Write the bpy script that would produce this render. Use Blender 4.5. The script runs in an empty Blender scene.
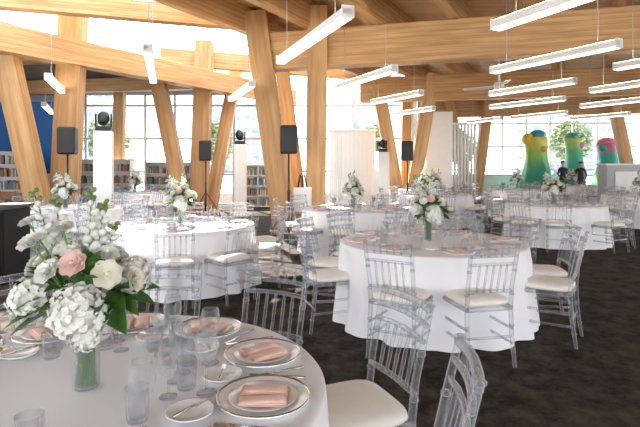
import bpy, math, random
from mathutils import Vector, Matrix
random.seed(7)
S=bpy.context.scene
C=S.collection
pi=math.pi
# ------------------------------------------------------------ materials
def newmat(name):
    m=bpy.data.materials.new(name); m.use_nodes=True
    nt=m.node_tree; b=nt.nodes.get('Principled BSDF'); return m,nt,b
def flat(name,col,rough=.6,metal=0,emis=None,es=0,var=.06,scale=12,sub=0,trans=0):
    m,nt,b=newmat(name)
    n=nt.nodes.new('ShaderNodeTexNoise'); n.inputs['Scale'].default_value=scale
    tc=nt.nodes.new('ShaderNodeTexCoord'); nt.links.new(tc.outputs['Object'],n.inputs['Vector'])
    r=nt.nodes.new('ShaderNodeValToRGB')
    r.color_ramp.elements[0].position=.3; r.color_ramp.elements[1].position=.7
    r.color_ramp.elements[0].color=(*[c*(1-var) for c in col],1)
    r.color_ramp.elements[1].color=(*[min(1,c*(1+var)) for c in col],1)
    nt.links.new(n.outputs['Fac'],r.inputs['Fac']); nt.links.new(r.outputs['Color'],b.inputs['Base Color'])
    b.inputs['Roughness'].default_value=rough; b.inputs['Metallic'].default_value=metal
    if emis:
        b.inputs['Emission Color'].default_value=(*emis,1); b.inputs['Emission Strength'].default_value=es
    if trans:
        t=nt.nodes.new('ShaderNodeBsdfTranslucent'); nt.links.new(r.outputs['Color'],t.inputs[0])
        mx=nt.nodes.new('ShaderNodeMixShader'); mx.inputs[0].default_value=trans
        nt.links.new(b.outputs[0],mx.inputs[1]); nt.links.new(t.outputs[0],mx.inputs[2]); nt.links.new(mx.outputs[0],nt.nodes['Material Output'].inputs[0])
    return m
def wood(name,c1,c2,scale=1.0,rough=.5):
    m,nt,b=newmat(name)
    tc=nt.nodes.new('ShaderNodeTexCoord'); mp=nt.nodes.new('ShaderNodeMapping')
    mp.inputs['Scale'].default_value=(.5*scale,7*scale,9*scale)
    nt.links.new(tc.outputs['Object'],mp.inputs['Vector'])
    n=nt.nodes.new('ShaderNodeTexNoise'); n.inputs['Scale'].default_value=1.6; n.inputs['Detail'].default_value=5
    nt.links.new(mp.outputs['Vector'],n.inputs['Vector'])
    r=nt.nodes.new('ShaderNodeValToRGB'); r.color_ramp.elements[0].position=.32; r.color_ramp.elements[1].position=.68
    r.color_ramp.elements[0].color=(*c1,1); r.color_ramp.elements[1].color=(*c2,1)
    nt.links.new(n.outputs['Fac'],r.inputs['Fac'])
    w=nt.nodes.new('ShaderNodeTexWave'); w.bands_direction='Z'; w.inputs['Scale'].default_value=3.2; w.inputs['Distortion'].default_value=.3
    nt.links.new(tc.outputs['Object'],w.inputs['Vector'])
    r2=nt.nodes.new('ShaderNodeValToRGB'); r2.color_ramp.elements[0].position=0; r2.color_ramp.elements[1].position=.12
    r2.color_ramp.elements[0].color=(.74,.70,.64,1); r2.color_ramp.elements[1].color=(1,1,1,1)
    nt.links.new(w.outputs['Fac'],r2.inputs['Fac'])
    mx=nt.nodes.new('ShaderNodeMix'); mx.data_type='RGBA'; mx.blend_type='MULTIPLY'; mx.inputs[0].default_value=.8
    nt.links.new(r.outputs['Color'],mx.inputs[6]); nt.links.new(r2.outputs['Color'],mx.inputs[7])
    nt.links.new(mx.outputs[2],b.inputs['Base Color']); b.inputs['Roughness'].default_value=rough
    return m
def clear(name,col,lo,hi,rough=.08,blend=.5,base=(.85,.88,.95)):
    m,nt,b=newmat(name)
    b.inputs['Base Color'].default_value=(*base,1); b.inputs['Roughness'].default_value=rough
    t=nt.nodes.new('ShaderNodeBsdfTransparent'); t.inputs[0].default_value=(*col,1)
    lw=nt.nodes.new('ShaderNodeLayerWeight'); lw.inputs[0].default_value=blend
    mr=nt.nodes.new('ShaderNodeMapRange'); mr.inputs[3].default_value=lo; mr.inputs[4].default_value=hi
    nt.links.new(lw.outputs['Facing'],mr.inputs[0])
    mx=nt.nodes.new('ShaderNodeMixShader'); nt.links.new(mr.outputs[0],mx.inputs[0])
    nt.links.new(t.outputs[0],mx.inputs[1]); nt.links.new(b.outputs[0],mx.inputs[2])
    nt.links.new(mx.outputs[0],nt.nodes['Material Output'].inputs[0])
    return m
M={}
M['glulam']=wood('glulam_timber',(.42,.22,.085),(.63,.385,.175))
M['joist']=wood('joist_timber',(.41,.21,.08),(.60,.355,.155))
M['deck']=wood('roof_deck_timber',(.38,.20,.08),(.56,.33,.145),.6)
M['cloth']=flat('white_tablecloth',(.84,.84,.88),.85,var=.015,scale=3)
M['clear']=clear('clear_acrylic',(.94,.945,.96),.05,.82,.04,.36,(.52,.53,.56))
M['glass']=clear('drinking_glass',(.985,.988,.992),.02,.72,.02,.24,(.50,.52,.55))
M['pane']=clear('window_pane',(.98,.99,1),.02,.25,.02,.3)
M['cushion']=flat('ivory_cushion',(.87,.84,.78),.8,var=.03)
M['china']=flat('white_china',(.84,.84,.84),.15,var=.01)
M['silver']=flat('silver_rim',(.55,.55,.55),.2,1,var=.05)
M['steel']=flat('cutlery_steel',(.62,.60,.57),.2,1,var=.05)
M['pink']=flat('blush_napkin',(.84,.58,.49),.6,var=.04,scale=30)
M['petal']=flat('white_petal',(.82,.83,.79),.6,var=.04,scale=40,trans=.2)
M['cream']=flat('cream_petal',(.82,.79,.67),.6,var=.05,scale=40,trans=.2)
M['blush']=flat('blush_petal',(.80,.56,.50),.6,var=.06,scale=40,trans=.2)
M['leaf']=flat('green_leaf',(.055,.155,.028),.4,var=.45,scale=18,trans=.2)
M['leaf2']=flat('pale_green_leaf',(.19,.31,.10),.5,var=.3,scale=18,trans=.25)
M['stem']=flat('flower_stem',(.11,.23,.04),.5,var=.3)
M['black']=flat('black_plastic',(.010,.010,.012),.45,var=.2)
M['blackcloth']=flat('black_drape',(.009,.009,.011),.85,var=.2)
M['grille']=flat('speaker_grille',(.016,.016,.018),.6,var=.4,scale=200)
M['white']=flat('white_paint',(.82,.82,.81),.55,var=.02)
M['fixture']=flat('lamp_housing_white',(.84,.84,.82),.4,var=.02)
M['diffuser']=flat('lamp_diffuser',(.9,.9,.86),.5,emis=(1,.94,.84),es=3.0,var=.01)
M['added_uplight']=flat('added_ceiling_glow',(.9,.9,.86),.5,emis=(1,.88,.72),es=14,var=.01)  # added glow on top of the pendants, put in to warm the ceiling
M['grey']=flat('grey_panel',(.42,.43,.45),.6,var=.05)
M['frame']=flat('window_frame_metal',(.42,.43,.45),.4,.3,var=.05)
M['darkceil']=flat('dark_acoustic_ceiling',(.08,.07,.062),.9,var=.3,scale=3)
M['blue']=flat('blue_wall_paint',(.02,.16,.50),.6,var=.05)
M['concrete']=flat('outdoor_paving',(.52,.52,.50),.9,var=.1,scale=.5)
M['bldg']=flat('building_concrete',(.54,.52,.49),.8,var=.05,scale=.3)
M['bglass']=flat('building_glass',(.28,.33,.36),.2,var=.3,scale=.5)
M['tree']=flat('tree_foliage',(.22,.29,.13),.8,var=.4,scale=2,trans=.4)
M['bark']=flat('tree_bark',(.22,.17,.13),.9,var=.3)
M['brown']=flat('brown_chair_wood',(.26,.12,.05),.5,var=.2)
M['skin']=flat('skin',(.58,.36,.26),.6,var=.04)
M['hair']=flat('dark_hair',(.03,.02,.015),.6,var=.3)
M['navy']=flat('navy_clothing',(.02,.025,.05),.8,var=.2)
M['denim']=flat('dark_trousers',(.02,.02,.025),.8,var=.2)
M['wire']=flat('steel_cable',(.35,.35,.35),.4,.6)
M['paper']=flat('menu_paper',(.80,.79,.77),.8,var=.01)
# carpet
m,nt,b=newmat('dark_patterned_carpet'); M['carpet']=m
tc=nt.nodes.new('ShaderNodeTexCoord')
n1=nt.nodes.new('ShaderNodeTexNoise'); n1.inputs['Scale'].default_value=4.2; n1.inputs['Detail'].default_value=8; n1.inputs['Roughness'].default_value=.8
nt.links.new(tc.outputs['Object'],n1.inputs['Vector'])
r=nt.nodes.new('ShaderNodeValToRGB'); e=r.color_ramp.elements
e[0].position=.40; e[0].color=(.020,.017,.015,1); e[1].position=.62; e[1].color=(.085,.068,.055,1)
nt.links.new(n1.outputs['Fac'],r.inputs['Fac']); nt.links.new(r.outputs['Color'],b.inputs['Base Color'])
b.inputs['Roughness'].default_value=.95; b.inputs['Specular IOR Level'].default_value=.1
n2=nt.nodes.new('ShaderNodeTexNoise'); n2.inputs['Scale'].default_value=160
nt.links.new(tc.outputs['Object'],n2.inputs['Vector'])
bp=nt.nodes.new('ShaderNodeBump'); bp.inputs['Strength'].default_value=.4; bp.inputs['Distance'].default_value=.01
nt.links.new(n2.outputs['Fac'],bp.inputs['Height']); nt.links.new(bp.outputs[0],b.inputs['Normal'])
# gradient sculpture materials
def gradmat(name,stops,h):
    m,nt,b=newmat(name)
    tc=nt.nodes.new('ShaderNodeTexCoord'); sp=nt.nodes.new('ShaderNodeSeparateXYZ'); nt.links.new(tc.outputs['Object'],sp.inputs[0])
    n=nt.nodes.new('ShaderNodeTexNoise'); n.inputs['Scale'].default_value=1.5; nt.links.new(tc.outputs['Object'],n.inputs['Vector'])
    ma=nt.nodes.new('ShaderNodeMath'); ma.operation='MULTIPLY_ADD'; ma.inputs[1].default_value=1/h
    nt.links.new(sp.outputs['Z'],ma.inputs[0])
    m2=nt.nodes.new('ShaderNodeMath'); m2.operation='MULTIPLY_ADD'; m2.inputs[1].default_value=.5; m2.inputs[2].default_value=-.25
    nt.links.new(n.outputs['Fac'],m2.inputs[0]); nt.links.new(m2.outputs[0],ma.inputs[2])
    r=nt.nodes.new('ShaderNodeValToRGB'); r.color_ramp.interpolation='EASE'
    while len(r.color_ramp.elements)<len(stops): r.color_ramp.elements.new(.5)
    for i,(p,c) in enumerate(stops):
        r.color_ramp.elements[i].position=p; r.color_ramp.elements[i].color=(*c,1)
    nt.links.new(ma.outputs[0],r.inputs['Fac']); nt.links.new(r.outputs[0],b.inputs['Base Color']); b.inputs['Roughness'].default_value=.5
    return m
# ------------------------------------------------------------ mesh builder
class MB:
    def __init__(s): s.v=[];s.f=[];s.m=[];s.sm=[];s.mats=[]
    def mi(s,k):
        if k not in s.mats: s.mats.append(k)
        return s.mats.index(k)
    def add(s,vs,fs,k,smooth=True):
        o=len(s.v); s.v+= [tuple(x) for x in vs]; i=s.mi(k)
        for f in fs: s.f.append([a+o for a in f]); s.m.append(i); s.sm.append(smooth)
    def tube(s,pts,rs,k,n=8,caps=True):
        pts=[Vector(p) for p in pts]
        if not isinstance(rs,(list,tuple)): rs=[rs]*len(pts)
        vs=[];fs=[]
        prev=None
        for i,p in enumerate(pts):
            a=pts[max(0,i-1)]; b=pts[min(len(pts)-1,i+1)]; d=(b-a).normalized()
            if prev is None:
                u=d.orthogonal().normalized()
            else:
                u=(prev-d*prev.dot(d)).normalized()
            prev=u; w=d.cross(u)
            for j in range(n):
                t=2*pi*j/n; vs.append(p+(u*math.cos(t)+w*math.sin(t))*rs[i])
        for i in range(len(pts)-1):
            for j in range(n):
                fs.append([i*n+j,i*n+(j+1)%n,(i+1)*n+(j+1)%n,(i+1)*n+j])
        if caps:
            fs.append(list(range(n))[::-1]); fs.append([(len(pts)-1)*n+j for j in range(n)])
        s.add(vs,fs,k)
    def lathe(s,prof,k,c=(0,0,0),n=24):
        vs=[];fs=[];L=len(prof)
        for j in range(n):
            t=2*pi*j/n
            for r_,z in prof: vs.append((c[0]+r_*math.cos(t),c[1]+r_*math.sin(t),c[2]+z))
        for j in range(n):
            for i in range(L-1):
                a=j*L+i;b=((j+1)%n)*L+i; fs.append([a,b,b+1,a+1])
        s.add(vs,fs,k)
    def box(s,c,sz,k,R=None,bev=0):
        hx,hy,hz=[a/2 for a in sz]; c=Vector(c)
        if bev<=0:
            vs=[Vector((x,y,z)) for x in(-hx,hx) for y in(-hy,hy) for z in(-hz,hz)]
            fs=[[0,1,3,2],[4,6,7,5],[0,4,5,1],[2,3,7,6],[0,2,6,4],[1,5,7,3]]
        else:
            b=min(bev,hx*.9,hy*.9,hz*.9)
            prof=[(hx-b,hy-b,-hz),(hx,hy,-hz+b),(hx,hy,hz-b),(hx-b,hy-b,hz)]
            vs=[];fs=[]
            for X,Y,Z in prof:
                q=b if X==hx else b*.4
                vs+= [Vector(p) for p in [(X-q,-Y,Z),(X,-Y+q,Z),(X,Y-q,Z),(X-q,Y,Z),(-X+q,Y,Z),(-X,Y-q,Z),(-X,-Y+q,Z),(-X+q,-Y,Z)]]
            for i in range(3):
                for j in range(8): fs.append([i*8+j,i*8+(j+1)%8,(i+1)*8+(j+1)%8,(i+1)*8+j])
            fs.append(list(range(8))[::-1]); fs.append([24+j for j in range(8)])
        if R is not None: vs=[R@v for v in vs]
        s.add([v+c for v in vs],fs,k,False)
    def ell(s,c,r,k,n=10,R=None,nz=0,seed=0):
        vs=[];fs=[];m_=max(4,n//2+1); rg=random.Random(seed)
        for i in range(m_+1):
            ph=pi*i/m_
            for j in range(n):
                t=2*pi*j/n; q=1+nz*(rg.random()-.5)
                v=Vector((r[0]*math.sin(ph)*math.cos(t)*q,r[1]*math.sin(ph)*math.sin(t)*q,r[2]*math.cos(ph)*q))
                if R is not None: v=R@v
                vs.append(v+Vector(c))
        for i in range(m_):
            for j in range(n): fs.append([i*n+j,(i+1)*n+j,(i+1)*n+(j+1)%n,i*n+(j+1)%n])
        s.add(vs,fs,k)
    def mesh(s,name):
        me=bpy.data.meshes.new(name); me.from_pydata(s.v,[],s.f)
        for k in s.mats: me.materials.append(M[k])
        me.polygons.foreach_set('material_index',s.m); me.polygons.foreach_set('use_smooth',s.sm); me.update()
        return me
    def obj(s,name,loc=(0,0,0),rz=0,parent=None):
        return inst(name,s.mesh(name),loc,rz,parent=parent)
def inst(name,me,loc=(0,0,0),rz=0,sc=1,parent=None):
    o=bpy.data.objects.new(name,me); C.objects.link(o); o.location=loc; o.rotation_euler=(0,0,rz)
    if sc!=1: o.scale=(sc,sc,sc)
    if parent: o.parent=parent
    return o
def empty(name,loc=(0,0,0)):
    o=bpy.data.objects.new(name,None); C.objects.link(o); o.location=loc; return o
def beam(name,p0,p1,w,h,k,parent=None):
    p0=Vector(p0);p1=Vector(p1); d=p1-p0; L=d.length; x=d.normalized()
    up=Vector((0,0,1)) if abs(x.z)<.8 else Vector((0,1,0))
    y=up.cross(x).normalized(); z=x.cross(y)
    b=MB(); b.box((0,0,0),(L,w,h),k,bev=.012)
    o=b.obj(name); R=Matrix((x,y,z)).transposed().to_4x4(); R.translation=(p0+p1)/2
    if parent:
        o.parent=parent; o.matrix_basis=Matrix.Translation(-Vector(parent.location))@R
    else: o.matrix_world=R
    return o
# ------------------------------------------------------------ shell
b=MB(); b.box((2,10.5,-.05),(36,33,.1),'carpet'); b.obj('floor')
b=MB(); b.box((0,60,-.2),(260,240,.1),'concrete'); b.obj('ground_plaza')
O=Vector((-3.7,11,0)); ev=Vector((.48,.877,0)); nv=Vector((.877,-.48,0))
def at_y(o,y):
    s=(y-11+.48*o)/.877; p=O+ev*s+nv*o; return p,s
def poly(name,pts,z0,z1,k):
    n=len(pts); vs=[(p[0],p[1],z0) for p in pts]+[(p[0],p[1],z1) for p in pts]
    fs=[list(range(n))[::-1],[n+i for i in range(n)]]+[[i,(i+1)%n,n+(i+1)%n,n+i] for i in range(n)]
    b=MB(); b.add(vs,fs,k,False); return b.obj(name)
YB=19; SKR=1.5
a0,_=at_y(SKR,-6); a1,_=at_y(SKR,YB)
poly('ceiling',[a0,(20,-6),(20,27),(3.5,27),(3.5,YB),a1],5.0,5.15,'deck')
l0,_=at_y(-1.6,-6); l1,_=at_y(-1.6,YB)
poly('ceiling_left',[(-16,-6),l0,l1,(-16,YB)],4.15,4.3,'darkceil')
for s in range(-16,10,2):
    p=O+ev*s-nv*.0
    beam('skylight_mullion',p-nv*1.5+Vector((0,0,5.0)),p+nv*SKR+Vector((0,0,5.1)),.06,.1,'white')
# joists
for i in range(0,17):
    o=SKR+.2+i*1.45
    p0,s0=at_y(o,-4); p1,s1=at_y(o,YB)
    if p1.x>3.5: p1,s1=at_y(o,26.5)
    if p1.x>19.5: p1=p0+(p1-p0)*((19.5-p0.x)/(p1.x-p0.x))
    if p0.x>18: continue
    beam('ceiling_joist',p0+Vector((0,0,4.72)),p1+Vector((0,0,4.72)),.2,.56,'joist')
# main beams
beam('timber_beam',(-1.5,11.35,4.02),(15,6.8,4.02),.36,.82,'glulam')
beam('timber_beam',(1.4,17.0,4.02),(18,12.9,4.02),.36,.82,'glulam')
beam('timber_beam',(4.4,22.5,4.02),(19,19.2,4.02),.36,.82,'glulam')
beam('timber_beam',(-9.6,4.0,3.95),(-1.0,18.3,3.95),.36,.55,'glulam')
beam('timber_beam',(-6.4,9.9,4.8),(-1.0,11.7,4.8),.26,.4,'glulam')
beam('timber_beam',(-4.8,15.0,4.75),(1.8,16.9,4.6),.3,.5,'glulam')
beam('timber_beam',(-13,12.5,3.95),(-5.6,10.9,3.95),.3,.4,'glulam')
beam('timber_beam',(-13,16.5,3.95),(-3.8,14.9,3.95),.3,.4,'glulam')
beam('timber_beam',(1.2,11.0,4.75),(-1.3,3.0,4.75),.34,.5,'glulam')
def vcol(loc,struts):
    e_=empty('timber_column',loc)
    for i,(p,q,w) in enumerate(struts): beam('strut_%d'%(i+1),p,q,w,w*.8,'glulam',parent=e_)
vcol((-.4,11,0),[((-.75,11,0),(-1.45,11.2,4.9),.5),((-.1,10.6,0),(-.05,10.8,4.9),.42),((-.4,11.7,0),(-1.1,13,4.9),.34)])
vcol((-5.7,11,0),[((-5.7,11.1,0),(-5.45,11.1,5.2),.5),((-5.8,10.6,0),(-6.4,10,4.2),.42)])
vcol((-3.7,15,0),[((-3.65,15,0),(-3.45,15,5.2),.5),((-3.95,14.7,0),(-4.9,15,4.3),.42),((-3.4,15.4,0),(-2.7,16.4,4.9),.38)])
vcol((2.8,16.5,0),[((2.65,16.5,0),(1.9,16.9,4.5),.42),((2.95,16.5,0),(3.7,16.4,4.5),.42),((2.9,17,0),(3.2,18.4,4.7),.32)])
vcol((6.5,20,0),[((6.5,20.9,0),(7.3,21.6,4.5),.4),((6.3,20.9,0),(5.6,22,4.5),.4)])
vcol((13,19,0),[((13,20.3,0),(13.8,20.3,4.5),.4),((12.8,20.3,0),(12,20.6,4.5),.4)])
vcol((-8,18,0),[((-7.3,18,0),(-7.2,18,4.1),.36)])
# window walls
def winwall(name,p0,p1,h,nx,nz,pane=True,z0=0):
    p0=Vector(p0);p1=Vector(p1); b=MB(); d=(p1-p0); L=d.length; ang=math.atan2(d.y,d.x); R=Matrix.Rotation(ang,3,'Z')
    for i in range(nx+1):
        b.box(p0+d*i/nx+Vector((0,0,z0+h/2)),(.07,.14,h),'frame',R)
    for j in range(nz+1):
        b.box((p0+p1)/2+Vector((0,0,z0+h*j/nz)),(L,.1,.07),'frame',R)
    if pane: b.box((p0+p1)/2+Vector((0,0,z0+h/2)),(L,.012,h),'pane',R)
    b.obj(name)
winwall('window_1',(-10,YB,0),(3.5,YB,0),5,12,4)
winwall('window_2',(3.5,27,0),(20,27,0),5,13,4)
winwall('window_3',(20,-6,0),(20,27,0),5,16,2,False)
winwall('window_4',(-16,-6,0),(-16,8,0),4.1,7,2,False)
winwall('window_5',(-16,-6,0),(20,-6,0),5,14,2,False)
b=MB(); b.box((-13,YB+.1,2.1),(6,.2,4.2),'grey'); b.obj('wall_back')
b=MB(); b.box((-16.1,13.5,2.1),(.2,11,4.2),'blue'); b.obj('wall_left')
b=MB(); b.box((3.6,23,2.5),(.2,8,5),'white'); b.obj('wall_return')
b=MB(); b.box((-10.2,17.5,2.45),(2.2,.15,2.5),'blue'); b.box((-10.2,17.5,.6),(2.2,.15,1.2),'white'); b.obj('blue_display_partition')
# white partition, ribbed
b=MB()
for i in range(22):
    b.box((.35+i*.075,17.6+(.03 if i%2 else 0),1.35),(.07,.06,2.7),'white')
b.box((1.15,17.6,2.72),(1.75,.14,.06),'white'); b.obj('folding_partition')
b=MB(); b.box((4.25,17.9,1.7),(.95,.2,3.4),'white'); b.box((4.25,17.9,.06),(1.0,.24,.12),'grey'); b.obj('wall_pier')
b=MB()
for i in range(9): b.box((5.0+i*.13,19.5,1.6),(.04,.2,3.0),'white')
b.box((5.5,19.5,3.1),(1.2,.22,.08),'white'); b.box((5.5,19.5,.1),(1.2,.22,.08),'white'); b.obj('louvre_screen')
b=MB(); b.box((10.6,15.6,.75),(3.6,.5,1.5),'grey'); b.box((10.6,15.6,1.52),(3.7,.6,.05),'white'); b.box((9.5,15.33,1.0),(.9,.04,.6),'white'); b.obj('service_counter')
b=MB(); b.box((8.3,24.5,.5),(7,.6,1.0),'white'); b.box((8.3,24.5,1.02),(7.1,.7,.05),'grey'); b.obj('library_counter')
# ------------------------------------------------------------ pendant lamps
def lamp(x0,y0,x1,y1,z=3.1):
    p0=Vector((x0,y0,z)); p1=Vector((x1,y1,z)); c=(p0+p1)/2; d=p1-p0; L=d.length; ang=math.atan2(d.y,d.x)
    b=MB(); b.box((0,0,.03),(L,.13,.09),'fixture',bev=.01); b.box((0,0,-.025),(L-.06,.11,.025),'diffuser'); b.box((0,0,.078),(L-.1,.09,.008),'added_uplight')
    for s in(-1,1):
        b.box((s*(L/2-.01),0,.03),(.02,.14,.13),'fixture')
        zt=(4.4 if x0>-3.5 else 3.7)-z
        b.tube([(s*L*.36,0,.07),(s*L*.36,0,zt+.3)],.006,'wire',5)
        b.lathe([(0,.075),(.03,.075),(.03,.1),(0,.1)],'fixture',(s*L*.36,0,0),10)
    b.obj('linear_pendant_lamp',c,ang)
for q in [(-.62,7.77,.3,5.3),(2.04,5.84,3.0,3.75),(2.96,8.6,4.0,6.67),(3.88,11.4,4.92,9.64),(4.77,14,5.97,12.2),
          (1.34,12.9,2.28,11.2),(.37,10.4,1.26,8.42),(2.34,16,3.26,14.3),(-2.2,12.3,-1.36,10),(-5.8,11.4,-5.0,9.2),
          (-3.2,9.6,-2.4,6.96),(7.2,13.8,8.1,12.1),(4.9,8.3,5.8,6.4),(5.9,10.9,6.8,9),(8.8,17.5,9.8,15.8),(6.6,17.2,7.6,15.4),
          (-8.3,15.5,-7.4,13.4),(5.6,18.9,6.3,17.3),(9.8,13.6,10.7,11.8),(11,17,12,15.2)]: lamp(*q)
# ceiling fan
b=MB(); b.tube([(0,0,0),(0,0,1.1)],.025,'fixture'); b.lathe([(0,-.12),(.1,-.1),(.13,0),(.1,.08),(0,.1)],'fixture')
for i in range(3):
    a=2*pi*i/3+.4; R=Matrix.Rotation(a,3,'Z'); b.box(R@Vector((.5,0,-.02)),(.8,.14,.02),'fixture',R@Matrix.Rotation(.2,3,'X'))
b.obj('ceiling_fan',(4.4,12.3,3.45))
# ------------------------------------------------------------ tables
def table_mesh(R,seed):
    rg=random.Random(seed); n=180; b=MB(); vs=[];fs=[]
    K=[(9,rg.random()*6,.5),(14,rg.random()*6,.8),(23,rg.random()*6,.45)]
    rows=[(.0,.75),(R*.5,.75),(R*.96,.75),(R-.008,.747),(R,.738),(R+.004,.70),(R+.012,.6),(R+.022,.45),(R+.035,.3),(R+.05,.15),(R+.065,.012)]
    for i,(r_,z) in enumerate(rows):
        for j in range(n):
            t=2*pi*j/n; w=0
            if z<.72:
                q=(.74-z)/.74
                f=sum(a*math.sin(k*t+p) for k,p,a in K); w=.04*q**.5*f
            vs.append(((r_+w)*math.cos(t),(r_+w)*math.sin(t),z))
    L=len(rows)
    for i in range(L-1):
        for j in range(n): fs.append([i*n+j,(i+1)*n+j,(i+1)*n+(j+1)%n,i*n+(j+1)%n])
    b.add(vs,fs,'cloth'); b.lathe([(.0,.0),(.3,.0),(.3,.03),(.04,.05),(.04,.7),(R-.05,.71),(R-.05,.735),(0,.735)],'white',n=24)
    return b.mesh('banquet_table')
TM=[table_mesh(.82,1),table_mesh(.9,2),table_mesh(.9,3)]
# chair
def chair_mesh():
    b=MB(); F=1.22
    def node(p,r,k='clear'):
        b.ell(p,(r*1.15,r*1.15,r*.6),k,8)
    def T(pts,r,n=8):
        r=[q*F for q in r] if isinstance(r,list) else r*F
        b.tube(pts,r,'clear',n)
    for s in(-1,1):
        T([(s*.185,.2,0),(s*.18,.19,.2),(s*.178,.185,.44)],[.011,.014,.015])
        for z in(.08,.16,.3,.4): node((s*.181,.19,z),.019)
        T([(s*.185,-.235,0),(s*.18,-.20,.25),(s*.178,-.19,.45),(s*.178,-.205,.6),(s*.185,-.25,.80),(s*.188,-.28,.92)],[.012,.014,.015,.014,.013,.011])
        for z,y in((.12,-.22),(.3,-.197),(.54,-.198),(.72,-.232),(.915,-.279)): node((s*.182,y,z),.019)
        for z in(.17,.28): T([(s*.181,-.205,z),(s*.181,.19,z)],.009)
    for z in(.17,.28): T([(-.18,.19,z),(.18,.19,z)],.009)
    T([(-.18,-.2,.22),(.18,-.2,.22)],.009)
    for p,q in(((-.18,.19,.43),(.18,.19,.43)),((-.18,-.19,.43),(.18,-.19,.43)),((-.18,-.19,.43),(-.18,.19,.43)),((.18,-.19,.43),(.18,.19,.43))):
        T([p,q],.016)
    def rail(z,y,r,bow=.02):
        T([(-.185,y,z),(-.09,y-bow*.8,z+.004),(0,y-bow,z+.006),(.09,y-bow*.8,z+.004),(.185,y,z)],r)
    rail(.90,-.274,.015); rail(.835,-.258,.011); rail(.77,-.243,.010); rail(.56,-.2,.011,.008)
    for x in(-.11,-.055,0,.055,.11):
        f=1-(x/.185)**2
        T([(x,-.2-.008*f,.56),(x,-.225-.014*f,.68),(x,-.243-.02*f,.77)],[.007,.008,.007],6)
        T([(x,-.258-.02*f,.835),(x,-.274-.02*f,.905)],.007,6)
    vs=[];fs=[];n=32
    def sq(t,a): 
        c=math.cos(t);s_=math.sin(t); q=(abs(c)**5+abs(s_)**5)**(-1/5); return a*q*c,a*q*s_
    rows=[(.0,.448),(.18,.448),(.2,.457),(.203,.472),(.195,.487),(.16,.500),(.08,.506),(0,.507)]
    for r_,z in rows:
        for j in range(n):
            x,y=sq(2*pi*j/n,r_); vs.append((x,y*.98,z))
    for i in range(len(rows)-1):
        for j in range(n): fs.append([i*n+j,i*n+(j+1)%n,(i+1)*n+(j+1)%n,(i+1)*n+j])
    b.add(vs,fs,'cushion')
    return b.mesh('dining_chair')
CH=chair_mesh()
def ring(cx,cy,D,angs):
    for a in angs:
        t=math.radians(a+random.uniform(-3,3)); d=D-.27+random.uniform(-.02,.05)
        inst('dining_chair',CH,(cx+d*math.cos(t),cy+d*math.sin(t),0),t+pi/2+math.radians(random.uniform(-6,6)))
# ------------------------------------------------------------ tableware
def plate(b,c,r,rim=True):
    b.lathe([(0,.006),(r*.62,.006),(r*.7,.010),(r*.94,.018),(r,.020),(r*.99,.014),(r*.6,.0),(0,.0)],'china',c,36)
    if rim:
        b.lathe([(r*.95,.0195),(r*.975,.0225),(r*1.0,.021),(r*1.003,.017)],'silver',c,36)
        b.lathe([(0,.0085),(r*.5,.0085),(r*.72,.019),(r*.73,.0175),(r*.5,.0075)],'china',c,36)
def napkin(b,c,ang):
    R=Matrix.Rotation(ang,3,'Z'); c=Vector(c)
    for dx,tw in((-.036,.06),(.036,-.05)):
        Rr=R@Matrix.Rotation(tw,3,'Z'); W=.032; L=.078
        for k_ in range(3):
            vs=[];fs=[];n=9; w=W-.004*k_; l=L-.003*k_; z0=.004+k_*.005
            for i in range(2*n):
                t=2*pi*i/(2*n); x=w*math.copysign(abs(math.cos(t))**.5,math.cos(t)); z=.0030*math.copysign(abs(math.sin(t))**.7,math.sin(t))+.0035*math.cos(x/w*1.5)
                for yy in(-l,-l*.5,0,l*.5,l): vs.append(c+Rr@Vector((dx+x-.002*k_,yy+.002*math.sin(x*90),z0+z+.0015*math.sin(yy*40+k_))))
            for i in range(2*n):
                for j in range(4): a=i*5+j; q=((i+1)%(2*n))*5+j; fs.append([a,q,q+1,a+1])
            fs.append([i*5 for i in range(2*n)]); fs.append([i*5+4 for i in range(2*n)][::-1])
            b.add(vs,fs,'pink')
def wine(b,c,s=1):
    b.lathe([(0,.0),(.034*s,.0),(.033*s,.003),(.008*s,.006),(.0045*s,.015),(.004*s,.085*s),(.010*s,.095*s),(.030*s,.115*s),(.038*s,.145*s),(.036*s,.175*s),(.030*s,.205*s),(.029*s,.205*s),(.034*s,.17*s),(.036*s,.145*s),(.028*s,.118*s),(.0,.100*s)],'glass',c,24)
def tumbler(b,c,s=1):
    b.lathe([(0,0),(.028*s,0),(.031*s,.01),(.036*s,.10*s),(.0345*s,.10*s),(.029*s,.014),(0,.012)],'glass',c,24)
def flute(b,c,s=1):
    b.lathe([(0,0),(.03,0),(.029,.003),(.006,.008),(.004,.02),(.004,.09),(.014,.11),(.023,.15),(.022,.215),(.021,.215),(.021,.15),(.012,.115),(0,.105)],'glass',c,20)
def cutlery(b,c,ang,kind,L=.2):
    R=Matrix.Rotation(ang,3,'Z'); c=Vector(c); P=lambda x,y,z=.003:c+R@Vector((x,y,z))
    b.tube([P(-L/2,0,.006),P(-L*.2,0,.007),P(L*.15,0,.007)],[.0055,.004,.003],'steel',6)
    if kind=='knife': b.box(P(L*.33,0,.004),(L*.38,.016,.003),'steel',R,bev=.001)
    else:
        b.box(P(L*.22,0,.005),(L*.14,.022,.003),'steel',R,bev=.001)
        for i in range(4): b.box(P(L*.38,-.0085+i*.0057,.005),(L*.22,.003,.0025),'steel',R)
def mk(fn,name,*a):
    b=MB(); fn(b,(0,0,0),*a); return b.mesh(name)
m_plate=mk(plate,'charger_plate',.15); m_side=mk(plate,'bread_plate',.072,False); m_nap=mk(napkin,'folded_napkin',0)
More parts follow.
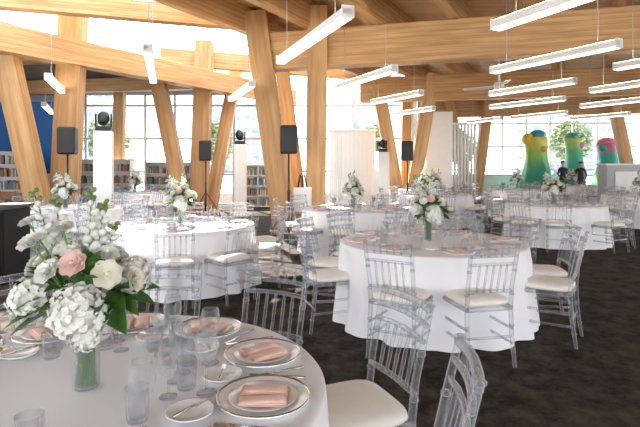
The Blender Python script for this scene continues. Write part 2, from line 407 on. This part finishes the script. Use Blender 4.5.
m_wine=mk(wine,'wine_glass',1.0); m_wine2=mk(wine,'wine_glass',.88); m_tum=mk(tumbler,'water_tumbler',1.0); m_fl=mk(flute,'champagne_flute')
m_kn=mk(cutlery,'table_knife',0,'knife'); m_fk=mk(cutlery,'dinner_fork',0,'fork'); m_bk=mk(cutlery,'butter_knife',0,'knife',.13)
def setting(cx,cy,R,a,z=.751,g=4):
    t=math.radians(a); u=Vector((math.cos(t),math.sin(t),0)); w=Vector((-math.sin(t),math.cos(t),0)); c=Vector((cx,cy,z))
    p=c+u*(R-.19)
    inst('charger_plate',m_plate,p,0); inst('folded_napkin',m_nap,p+Vector((0,0,.009)),t+pi/2+.15)
    inst('dinner_fork',m_fk,p-w*.175,t+pi); inst('table_knife',m_kn,p+w*.175,t+pi)
    q=c+u*(R-.38)-w*.13
    inst('bread_plate',m_side,q,0); inst('butter_knife',m_bk,q+Vector((.0,0,.017)),t+1.2)
    if g>=2: inst('wine_glass',m_wine,c+u*(R-.39)+w*.02,0); inst('water_tumbler',m_tum,c+u*(R-.47)+w*.04,0)
    if g==1: inst('water_tumbler',m_tum,c+u*(R-.42)+w*.03,0)
    if g>=3: inst('wine_glass',m_wine2,c+u*(R-.50)-w*.03,0)
    if g>=4: inst('champagne_flute',m_fl,c+u*(R-.53)+w*.08,0)
def setmesh(R,n,off):
    b=MB()
    for i in range(n):
        t=2*pi*i/n+off; u=Vector((math.cos(t),math.sin(t),0)); w=Vector((-math.sin(t),math.cos(t),0))
        p=u*(R-.2); plate(b,p,.145); napkin(b,p+Vector((0,0,.009)),t+pi/2+.1); wine(b,u*(R-.42)+w*.05); wine(b,u*(R-.48)-w*.03,.88); tumbler(b,u*(R-.39)+w*.13)
        plate(b,u*(R-.37)-w*.16,.072,False)
    return b.mesh('tableware_set')
SM=setmesh(.9,8,.2)
# ------------------------------------------------------------ flowers
def frame_from(d):
    d=Vector(d).normalized(); u=d.orthogonal().normalized(); w=d.cross(u); return Matrix((u,w,d)).transposed()
def petal(b,c,R,a,L,W,curl,k,base=0.0):
    Ra=R@Matrix.Rotation(a,3,'Z'); vs=[];fs=[]
    for i in range(4):
        t=i/3; r_=base+L*t*math.cos(curl*(1-.4*t)); z=L*t*math.sin(curl*(1-.5*t)); wd=W*math.sin(pi*(.12+.78*t))
        for j in(-1,0,1): vs.append(Vector(c)+Ra@Vector((r_,wd*.5*j,z+abs(j)*W*.12)))
    for i in range(3):
        for j in range(2): q=i*3+j; fs.append([q,q+1,q+4,q+3])
    b.add(vs,fs,k)
def hydrangea(b,c,r_,k,n=130,rg=random):
    b.ell(c,(r_*.82,r_*.82,r_*.82),k,12)
    for i in range(n):
        z=1-2*(i+.5)/n; t=i*2.39996+rg.uniform(-.2,.2); q=math.sqrt(1-z*z); d=Vector((q*math.cos(t),q*math.sin(t),z))
        rr=r_*(.84+rg.random()*.22); R=frame_from(d+Vector([rg.uniform(-.4,.4) for _ in range(3)])); a0=rg.random()*3
        for j in range(4): petal(b,Vector(c)+d*rr,R,a0+j*pi/2,r_*.17,r_*.17,.3,k)
def rose(b,c,d,r_,k):
    R=frame_from(d); c=Vector(c)
    for layer,(n,L,cu,bs,up) in enumerate([(3,.45,1.45,.05,.35),(4,.6,1.3,.12,.25),(5,.75,1.1,.2,.12),(6,.85,.8,.25,0),(7,.9,.45,.3,-.1)]):
        for j in range(n): petal(b,c+R@Vector((0,0,up*r_*.6)),R,2*pi*j/n+layer*.7,L*r_*.9,r_*(.75+.08*layer),cu,k,bs*r_)
    b.ell(c+R@Vector((0,0,r_*.25)),(r_*.22,r_*.22,r_*.4),k,8,R)
def leaf(b,c,d,L,W,k,droop=.3):
    d=Vector(d).normalized(); side=d.cross(Vector((0,0,1)))
    if side.length<.1: side=Vector((1,0,0))
    side.normalize(); side=(side+Vector([random.uniform(-.4,.4) for _ in range(3)])).normalized(); vs=[];fs=[];n=6; nrm=side.cross(d)
    for i in range(n+1):
        t=i/n; p=Vector(c)+d*L*t+Vector((0,0,-1))*droop*L*t*t; wd=W*math.sin(pi*min(1,.04+.96*t)**.8)*.5
        for j in(-1,0,1): vs.append(p+side*wd*j+nrm*abs(j)*wd*.35)
    for i in range(n):
        for j in range(2): q=i*3+j; fs.append([q,q+1,q+4,q+3])
    b.add(vs,fs,k)
def bouquet():
    b=MB(); rg=random.Random(3)
    b.lathe([(0,0),(.040,0),(.043,.005),(.043,.17),(.0405,.17),(.0405,.012),(0,.012)],'glass',n=28)
    for i in range(34):
        t=rg.random()*6.28; q=rg.uniform(.4,1); b.tube([(.033*q*math.cos(t),.033*q*math.sin(t),.015),(.027*q*math.cos(t+.9),.027*q*math.sin(t+.9),.17),(.05*math.cos(t+1.1),.05*math.sin(t+1.1),.28)],.0044,'stem',6)
    hyd=[((.03,-.12,.285),.088),((.06,-.13,.215),.045),((-.14,-.06,.31),.075),((.13,.05,.36),.07),((-.03,.12,.30),.08),((-.06,.0,.44),.06)]
    for p,r_ in hyd:
        hydrangea(b,p,r_,'petal',170,rg); b.tube([(0,0,.16),Vector(p)],.004,'stem',5)
    roses=[((.005,-.10,.435),(0,-.9,.5),.042,'blush'),((.11,-.10,.40),(.5,-.7,.4),.045,'cream'),((-.07,-.11,.41),(-.3,-.7,.6),.042,'petal'),
           ((-.12,-.04,.43),(-.6,-.4,.6),.042,'cream'),((.08,-.03,.45),(.3,-.3,.9),.04,'petal'),((.0,.02,.47),(0,0,1),.045,'cream'),
           ((-.18,.02,.40),(-1,0,.4),.042,'petal'),((.17,-.03,.37),(1,-.2,.3),.04,'cream'),((.05,.12,.42),(.2,.8,.6),.045,'petal'),
           ((-.1,.1,.42),(-.4,.6,.6),.04,'blush'),((-.13,-.1,.50),(-.3,-.5,.8),.04,'petal'),((-.06,-.04,.54),(0,-.4,1),.035,'petal'),((-.16,-.06,.56),(-.3,-.4,1),.03,'petal')]
    for p,d,r_,k in roses:
        rose(b,p,d,r_,k); b.tube([(0,0,.17),Vector(p)*.6+Vector((0,0,.1)),Vector(p)],.0035,'stem',5)
    for tip in((-.12,.02,.63),(.06,.0,.62),(.02,.08,.60),(-.18,.03,.57),(.08,.04,.54),(-.15,-.05,.66),(.03,-.03,.66)):
        tip=Vector(tip); base=Vector((tip.x*.3,tip.y*.3,.3)); b.tube([base,(base+tip)/2,tip],[.004,.003,.002],'stem',5)
        for i in range(14):
            t=.45+.55*i/13; p=base.lerp(tip,t); a=i*2.4; s=.026*(1.25-t*.8)
            d=Vector((math.cos(a),math.sin(a),.7)).normalized(); b.ell(p+d*s,(s*.7,s*.7,s),('petal' if t<.9 else 'leaf2'),7,frame_from(d))
    for i in range(120):
        a=rg.random()*2*pi; el=rg.uniform(-.05,1.3); d=Vector((math.cos(a)*math.cos(el),math.sin(a)*math.cos(el),math.sin(el)))
        st=Vector((0,0,.30))+Vector((d.x*.10,d.y*.10,d.z*.10))
        L=rg.uniform(.08,.13); leaf(b,st,d,L,L*.48,'leaf' if rg.random()<.7 else 'leaf2',rg.uniform(.0,.4))
    for d in((1,-.5,-.0),(.9,-.7,.15),(1,-.1,.05),(-.8,-.8,-.1),(-.9,-.5,.0),(.8,-.6,-.2),(-.7,-.9,-.2),(1,.3,.2),(-1,.2,.1)):
        d=Vector(d).normalized(); leaf(b,Vector((0,0,.3))+d*.10,d,.145,.08,'leaf',.2)
    return b.mesh('floral_centerpiece')
FM=bouquet()
# ------------------------------------------------------------ place tables
inst('banquet_table',TM[0],(-.8,1.7,0),.3)
A10=[-10,24,62,96,128,162,198,234,272,312]
for a,g in zip(A10,[4,4,3,3,2,1,1,0,1,2]): setting(-.8,1.7,.82,a,g=g)
ring(-.8,1.7,1.25,A10)
inst('floral_centerpiece',FM,(-.79,1.69,.751),0)
b=MB(); b.box((0,0,.001),(.1,.18,.002),'paper'); b.obj('menu_card',(-1.0,1.42,.752),.9)
tabs=[(1.1,4.95,[-84,-114,-33,-2,28,62,95,128,158,192]),(-1.75,6.4,[-80,-50,-8,28,62,100,140,175,212,248]),(-4.4,8.7,[-90,-50,-10,30,70,110,150,190,230]),
 (4.56,9.7,[-110,-65,-25,15,60,100,145,190,220]),(.6,8.7,[-100,-60,-20,20,60,140,180,220]),(2.9,12.6,[-90,-45,0,45,90,135,180,225]),
 (6.1,15.4,[-90,-45,0,45,90,135,180,225]),(8.0,12.4,[-100,-55,-10,45,90,135,180,215]),(-5.0,13.6,[-90,-45,0,45,180,225]),(3.3,15.6,[-135,-90,-45]),
 (9.2,18.2,[-90,-45,0,180,225])]
for i,(x,y,an) in enumerate(tabs):
    inst('banquet_table',TM[1+i%2],(x,y,0),i*1.3); inst('tableware_set',SM,(x,y,.751),math.radians(an[0])-.2)
    inst('floral_centerpiece',FM,(x-.03,y,.751),0 if i<3 else i*1.9,.97)
    ring(x,y,1.33,an)
# ------------------------------------------------------------ equipment
def speaker(loc,rz,h=1.75):
    b=MB(); b.box((0,0,h+.25),(.34,.3,.56),'black',bev=.03); b.box((0,-.155,h+.25),(.3,.012,.5),'grille')
    b.tube([(0,0,.35),(0,0,h)],.018,'black'); b.tube([(0,0,.2),(0,0,1.0)],.026,'black')
    for i in range(3):
        a=2*pi*i/3+.5; b.tube([(0,0,.75),(.5*math.cos(a),.5*math.sin(a),.015)],.013,'black',6); b.tube([(0,0,.25),(.27*math.cos(a),.27*math.sin(a),.36)],.009,'black',6)
    b.obj('loudspeaker_on_stand',loc,rz)
speaker((-.62,9.9,0),.1,1.75); speaker((-5.2,10.3,0),.2,1.75); speaker((2.5,14.3,0),-.2,1.65); speaker((-3.2,14.0,0),.1,1.65); speaker((-9.0,12.6,0),.3,1.7)
def tower(loc,h):
    b=MB(); b.box((0,0,h/2),(.36,.36,h),'white',bev=.01); b.box((0,0,.02),(.5,.5,.04),'grey')
    z=h; b.box((0,0,z+.05),(.3,.26,.1),'black',bev=.02)
    for s in(-1,1): b.box((s*.15,0,z+.22),(.03,.12,.28),'black',bev=.01)
    R=Matrix.Rotation(.5,3,'X'); b.ell((0,0,z+.28),(.12,.17,.13),'black',14,R); b.tube([R@Vector((0,-.02,0))+Vector((0,0,z+.28)),R@Vector((0,-.2,0))+Vector((0,0,z+.28))],.09,'black',14)
    b.obj('moving_head_light_tower',loc,.3)
tower((-4.5,10.4,0),2.2); tower((-2.35,14.6,0),2.1); tower((1.9,15.4,0),1.9)
# DJ booth
b=MB(); b.box((0,0,.47),(1.6,.65,.94),'blackcloth',bev=.02)
for i in range(22): b.tube([(-.77+i*.073,-.335,.02),(-.77+i*.073,-.33,.9)],.02,'blackcloth',6)
b.box((0,0,.96),(1.66,.7,.04),'black'); b.box((.2,0,1.03),(.5,.35,.09),'black',bev=.01)
b.box((-.3,.05,1.0),(.34,.24,.02),'grey'); b.box((-.3,.19,1.12),(.34,.015,.22),'black',Matrix.Rotation(-.2,3,'X'))
b.obj('dj_booth',(-4.75,6.5,0),.05)
# easel
b=MB(); 
for s in(-1,1): b.tube([(s*.3,0,0),(s*.04,.1,1.3)],.018,'black',6)
b.tube([(0,.5,0),(0,.1,1.28)],.018,'black',6); b.tube([(-.22,0,.5),(.22,0,.5)],.016,'black',6); b.box((0,.02,.8),(.36,.02,.5),'paper',Matrix.Rotation(.12,3,'X'))
b.obj('sign_easel',(-.35,10.05,0),.1)
# bookshelves
def shelf(loc,w,h,rz=0):
    e_=MB(); rg=random.Random(int(w*100)+int(abs(loc[0])*10)); n=int(h/.34)
    for s in(-1,0,1): e_.box((s*(w/2-.015),0,h/2),(.03,.35,h),'white')
    e_.box((0,.165,h/2),(w,.02,h),'white')
    for i in range(n+1): e_.box((0,0,.03+i*(h-.05)/n),(w,.35,.03),'white')
    cols=['bk1','bk2','bk3','bk4','bk5','bk6']
    for i in range(n):
        x=-w/2+.05; z=.045+i*(h-.05)/n
        while x<w/2-.08:
            t=rg.uniform(.03,.06); hh=rg.uniform(.18,.27)
            if rg.random()<.85 and abs(x+t/2)>.05: e_.box((x+t/2,-.03,z+hh/2),(t*.9,.2,hh),rg.choice(cols))
            x+=t
    e_.obj('bookshelf',loc,rz)
for i,c in enumerate([(.35,.12,.09),(.10,.18,.32),(.6,.52,.38),(.12,.25,.17),(.65,.63,.6),(.45,.30,.12)]): M['bk%d'%(i+1)]=flat('book_cover_%d'%(i+1),c,.6)
shelf((-9.6,14.6,0),2.2,1.9,.1); shelf((-12.0,14.2,0),2.2,1.9,.1); shelf((-7.6,17.3,0),2.2,1.7); shelf((-5.2,17.6,0),1.8,1.6); shelf((-2.2,17.9,0),1.6,1.5)
b=MB()
for s in(-1,1):
    b.tube([(s*.2,.2,0),(s*.19,.18,.45)],.016,'brown',6); b.tube([(s*.2,-.22,0),(s*.19,-.19,.45),(s*.19,-.25,.86)],.016,'brown',6)
b.box((0,0,.45),(.44,.44,.04),'brown',bev=.012); b.box((0,-.235,.74),(.42,.025,.2),'brown',Matrix.Rotation(.14,3,'X'),bev=.01)
BC=b.mesh('wooden_stacking_chair')
for i in range(7): inst('wooden_stacking_chair',BC,(-10.2+i*.62,12.0+i*.03,0),.2*random.random()+ (0 if i%2 else pi))
# ------------------------------------------------------------ sculptures
def cone(name,loc,stops,h,r0,r1,blobs):
    M[name]=gradmat(name+'_paint',stops,h); b=MB(); n=28; vs=[];fs=[];L=14
    for i in range(L+1):
        t=i/L; r_=(r0*(1-t)+r1*t)*(1+.12*math.sin(t*7))
        for j in range(n):
            a=2*pi*j/n; q=1+.06*math.sin(5*a+t*4); vs.append((r_*q*math.cos(a)+.1*math.sin(t*3),r_*q*math.sin(a),h*t))
    for i in range(L):
        for j in range(n): fs.append([i*n+j,i*n+(j+1)%n,(i+1)*n+(j+1)%n,(i+1)*n+j])
    fs.append([L*n+j for j in range(n)]); b.add(vs,fs,name)
    for p,r_,k in blobs: b.ell(p,r_,k,14,nz=.08)
    b.obj('coloured_sculpture',loc)
M['sblue']=flat('sculpture_blue',(.04,.30,.55),.5); M['syel']=flat('sculpture_yellow',(.7,.58,.06),.5); M['spink']=flat('sculpture_pink',(.65,.18,.36),.5); M['sor']=flat('sculpture_orange',(.75,.28,.06),.5); M['steal']=flat('sculpture_teal',(.04,.36,.40),.5)
cone('sculpt_a',(9.6,22.4,0),[(0,(.03,.34,.36)),(.45,(.05,.42,.28)),(.7,(.28,.55,.08)),(1,(.65,.62,.08))],2.75,.66,.45,[((.15,0,2.85),(.36,.3,.22),'sblue'),((-.33,-.1,2.65),(.26,.25,.26),'syel'),((.2,-.42,2.2),(.18,.1,.14),'sor')])
cone('sculpt_b',(11.6,23.0,0),[(0,(.03,.30,.42)),(.45,(.05,.38,.42)),(.75,(.10,.48,.28)),(1,(.45,.58,.18))],2.75,.52,.35,[((0,0,2.8),(.3,.28,.2),'steal'),((.25,-.2,2.4),(.2,.15,.15),'spink')])
cone('sculpt_c',(13.2,23.0,0),[(0,(.06,.42,.2)),(.4,(.14,.5,.1)),(.7,(.04,.42,.4)),(1,(.65,.18,.38))],2.5,.65,.48,[((0,0,2.55),(.42,.35,.2),'spink'),((-.3,-.2,2.3),(.2,.2,.2),'steal')])
# ------------------------------------------------------------ people
def person(loc,rz,top='navy',armbend=.5,s=1.0):
    V=[(0,0,.98,.12),(0,.01,1.12,.125),(0,.01,1.3,.135),(0,.0,1.43,.10),(0,-.005,1.5,.052),(0,-.01,1.57,.062),(0,-.015,1.66,.082),(0,-.01,1.73,.06)]
    E=[(0,1),(1,2),(2,3),(3,4),(4,5),(5,6),(6,7)]
    def ap(v,par):
        V.append(v); E.append((par,len(V)-1)); return len(V)-1
    for sd in(-1,1):
        h=ap((sd*.10,0,.92,.095),0); k=ap((sd*.11,-.02,.5,.062),h); c=ap((sd*.115,0,.35,.056),k); an=ap((sd*.12,.02,.09,.038),c); ft=ap((sd*.13,-.09,.045,.038),an); ap((sd*.135,-.17,.035,.028),ft)
        sh=ap((sd*.17,0,1.42,.06),3); el=ap((sd*.24,.02,1.14,.042),sh)
        wx=sd*(.22-.06*armbend); wy=-.24*armbend; wz=1.14-.24*(1-armbend*.7)
        wr=ap((wx,wy,wz,.027),el); d=Vector((wx-sd*.24,wy-.02,wz-1.14)).normalized(); W=Vector((wx,wy,wz))
        pm=ap((*(W+d*.06),.03),wr); side=Vector((1,0,0))*sd
        for i,(off,L) in enumerate([(-.028,.065),(-.01,.075),(.009,.07),(.027,.055)]):
            p1=W+d*.095+side*off; f1=ap((*p1,.0095),pm); f2=ap((*(p1+d*L*.5+Vector((0,-.005,-.005))),.009),f1); ap((*(p1+d*L*.85+Vector((0,-.012,-.02))),.0075),f2)
        t1=ap((*(W+d*.03-side*.035),.011),wr); ap((*(W+d*.075-side*.055),.009),t1)
    me=bpy.data.meshes.new('body'); me.from_pydata([v[:3] for v in V],E,[]); o=bpy.data.objects.new('tmp',me); C.objects.link(o)
    md=o.modifiers.new('s','SKIN'); md.use_smooth_shade=True
    for i,v in enumerate(V): me.skin_vertices[0].data[i].radius=(v[3],v[3]*(.8 if i in(0,1,2,3) else 1)); me.skin_vertices[0].data[i].use_root=(i==0)
    o.modifiers.new('u','SUBSURF').levels=1
    dg=bpy.context.evaluated_depsgraph_get(); em=bpy.data.meshes.new_from_object(o.evaluated_get(dg)); bpy.data.objects.remove(o)
    em.materials.clear()
    for k in(top,'denim','skin','hair','black'): em.materials.append(M[k])
    wz_=1.14-.24*(1-armbend*.7)
    for p in em.polygons:
        c=p.center; z=c.z
        if z>1.50: i=3 if (z>1.70 or c.y>.03 and z>1.56) else 2
        elif z<.08: i=4
        elif abs(c.x)>.12 and z>.7 and (c.y<-.24*armbend+.01 if armbend>.3 else z<wz_): i=2
        elif z<.98: i=1
        else: i=0
        p.material_index=i
    body=inst('person',em,loc,rz,s)
    b=MB(); b.ell((0,-.10,1.65),(.012,.018,.02),'skin',8); 
    for sd in(-1,1): b.ell((sd*.03,-.088,1.672),(.011,.008,.008),'black',6); b.ell((sd*.082,-.01,1.65),(.012,.018,.03),'skin',8)
    b.box((0,-.092,1.61),(.04,.008,.008),'spink'); b.ell((0,.005,1.715),(.088,.095,.065),'hair',12); b.obj('face_and_hair',parent=body)
person((10.3,21.2,0),.2,'navy',.8,.95); person((10.95,21.0,0),-.9,'black',.2,.93)
# ------------------------------------------------------------ exterior
def building(loc,w,d,h,nf,nb,rz=0):
    b=MB(); b.box((0,0,h/2),(w,d,h),'bldg')
    for i in range(nf):
        z=h*(i+.55)/nf
        for j in range(nb): b.box((-w/2+w*(j+.5)/nb,-d/2-.02,z),(w/nb*.72,.1,h/nf*.55),'bglass')
        b.box((0,-d/2-.5,h*(i+.12)/nf),(w*.96,1.0,.18),'bldg'); b.box((0,-d/2-.98,h*(i+.25)/nf),(w*.96,.05,h/nf*.22),'bglass')
    b.obj('apartment_building',loc,rz)
building((5,60,-.1),7.5,8,19,8,5,.1); building((-25,62,-.1),7,8,15,7,5,-.2); building((-12,85,-.1),14,8,12,6,9); building((38,80,-.1),20,8,12,6,9,.2)
def tree_mesh():
    b=MB(); rg=random.Random(5); b.tube([(0,0,0),(.05,0,1.2),(.0,.1,2.6)],[.18,.14,.08],'bark',8)
    for i in range(5): a=i*1.25; b.tube([(0,0,1.6+i*.2),(.9*math.cos(a),.9*math.sin(a),2.8+i*.2)],[.06,.03],'bark',6)
    for i in range(420):
        d=Vector([rg.gauss(0,1) for _ in range(3)]).normalized()*rg.uniform(.45,1.0); p=Vector((d.x*1.7,d.y*1.7,3.4+d.z*1.7))
        b.ell(p,(.17,.17,.10),'tree',6,nz=.5,seed=i)
    return b.mesh('tree')
TR=tree_mesh()
for x,y,s in[(4.9,42,1.0),(-8.5,40,1),(-18,42,1.1),(13,46,.95),(22,44,1.1)]: inst('tree',TR,(x,y,-.15),x,s)
# ------------------------------------------------------------ light
w=bpy.data.worlds.new('sky_world'); S.world=w; w.use_nodes=True; nt=w.node_tree; bg=nt.nodes['Background']
tc=nt.nodes.new('ShaderNodeTexCoord'); sp=nt.nodes.new('ShaderNodeSeparateXYZ'); nt.links.new(tc.outputs['Generated'],sp.inputs[0])
r=nt.nodes.new('ShaderNodeValToRGB'); r.color_ramp.elements[0].position=0; r.color_ramp.elements[0].color=(1,.99,.97,1); r.color_ramp.elements[1].position=.7; r.color_ramp.elements[1].color=(.78,.88,1,1)
nt.links.new(sp.outputs['Z'],r.inputs[0]); nt.links.new(r.outputs[0],bg.inputs[0]); bg.inputs[1].default_value=5.4
sl=bpy.data.lights.new('sun','SUN'); sl.energy=40; sl.angle=.01; sl.color=(1,.94,.84); so=bpy.data.objects.new('sun',sl); C.objects.link(so)
so.rotation_euler=Vector((2.2,-5,-5)).to_track_quat('-Z','Y').to_euler()
S.view_settings.view_transform='Standard'
S.view_settings.exposure=-.34
# ------------------------------------------------------------ camera
cd=bpy.data.cameras.new('camera'); cam=bpy.data.objects.new('camera',cd); C.objects.link(cam); cam.location=(0,0,1.5); cam.rotation_euler=(pi/2,0,0)
cd.sensor_width=36; cd.lens=500/640*36; cd.shift_y=-48.5/640; cd.clip_start=.05; cd.clip_end=500
S.camera=cam
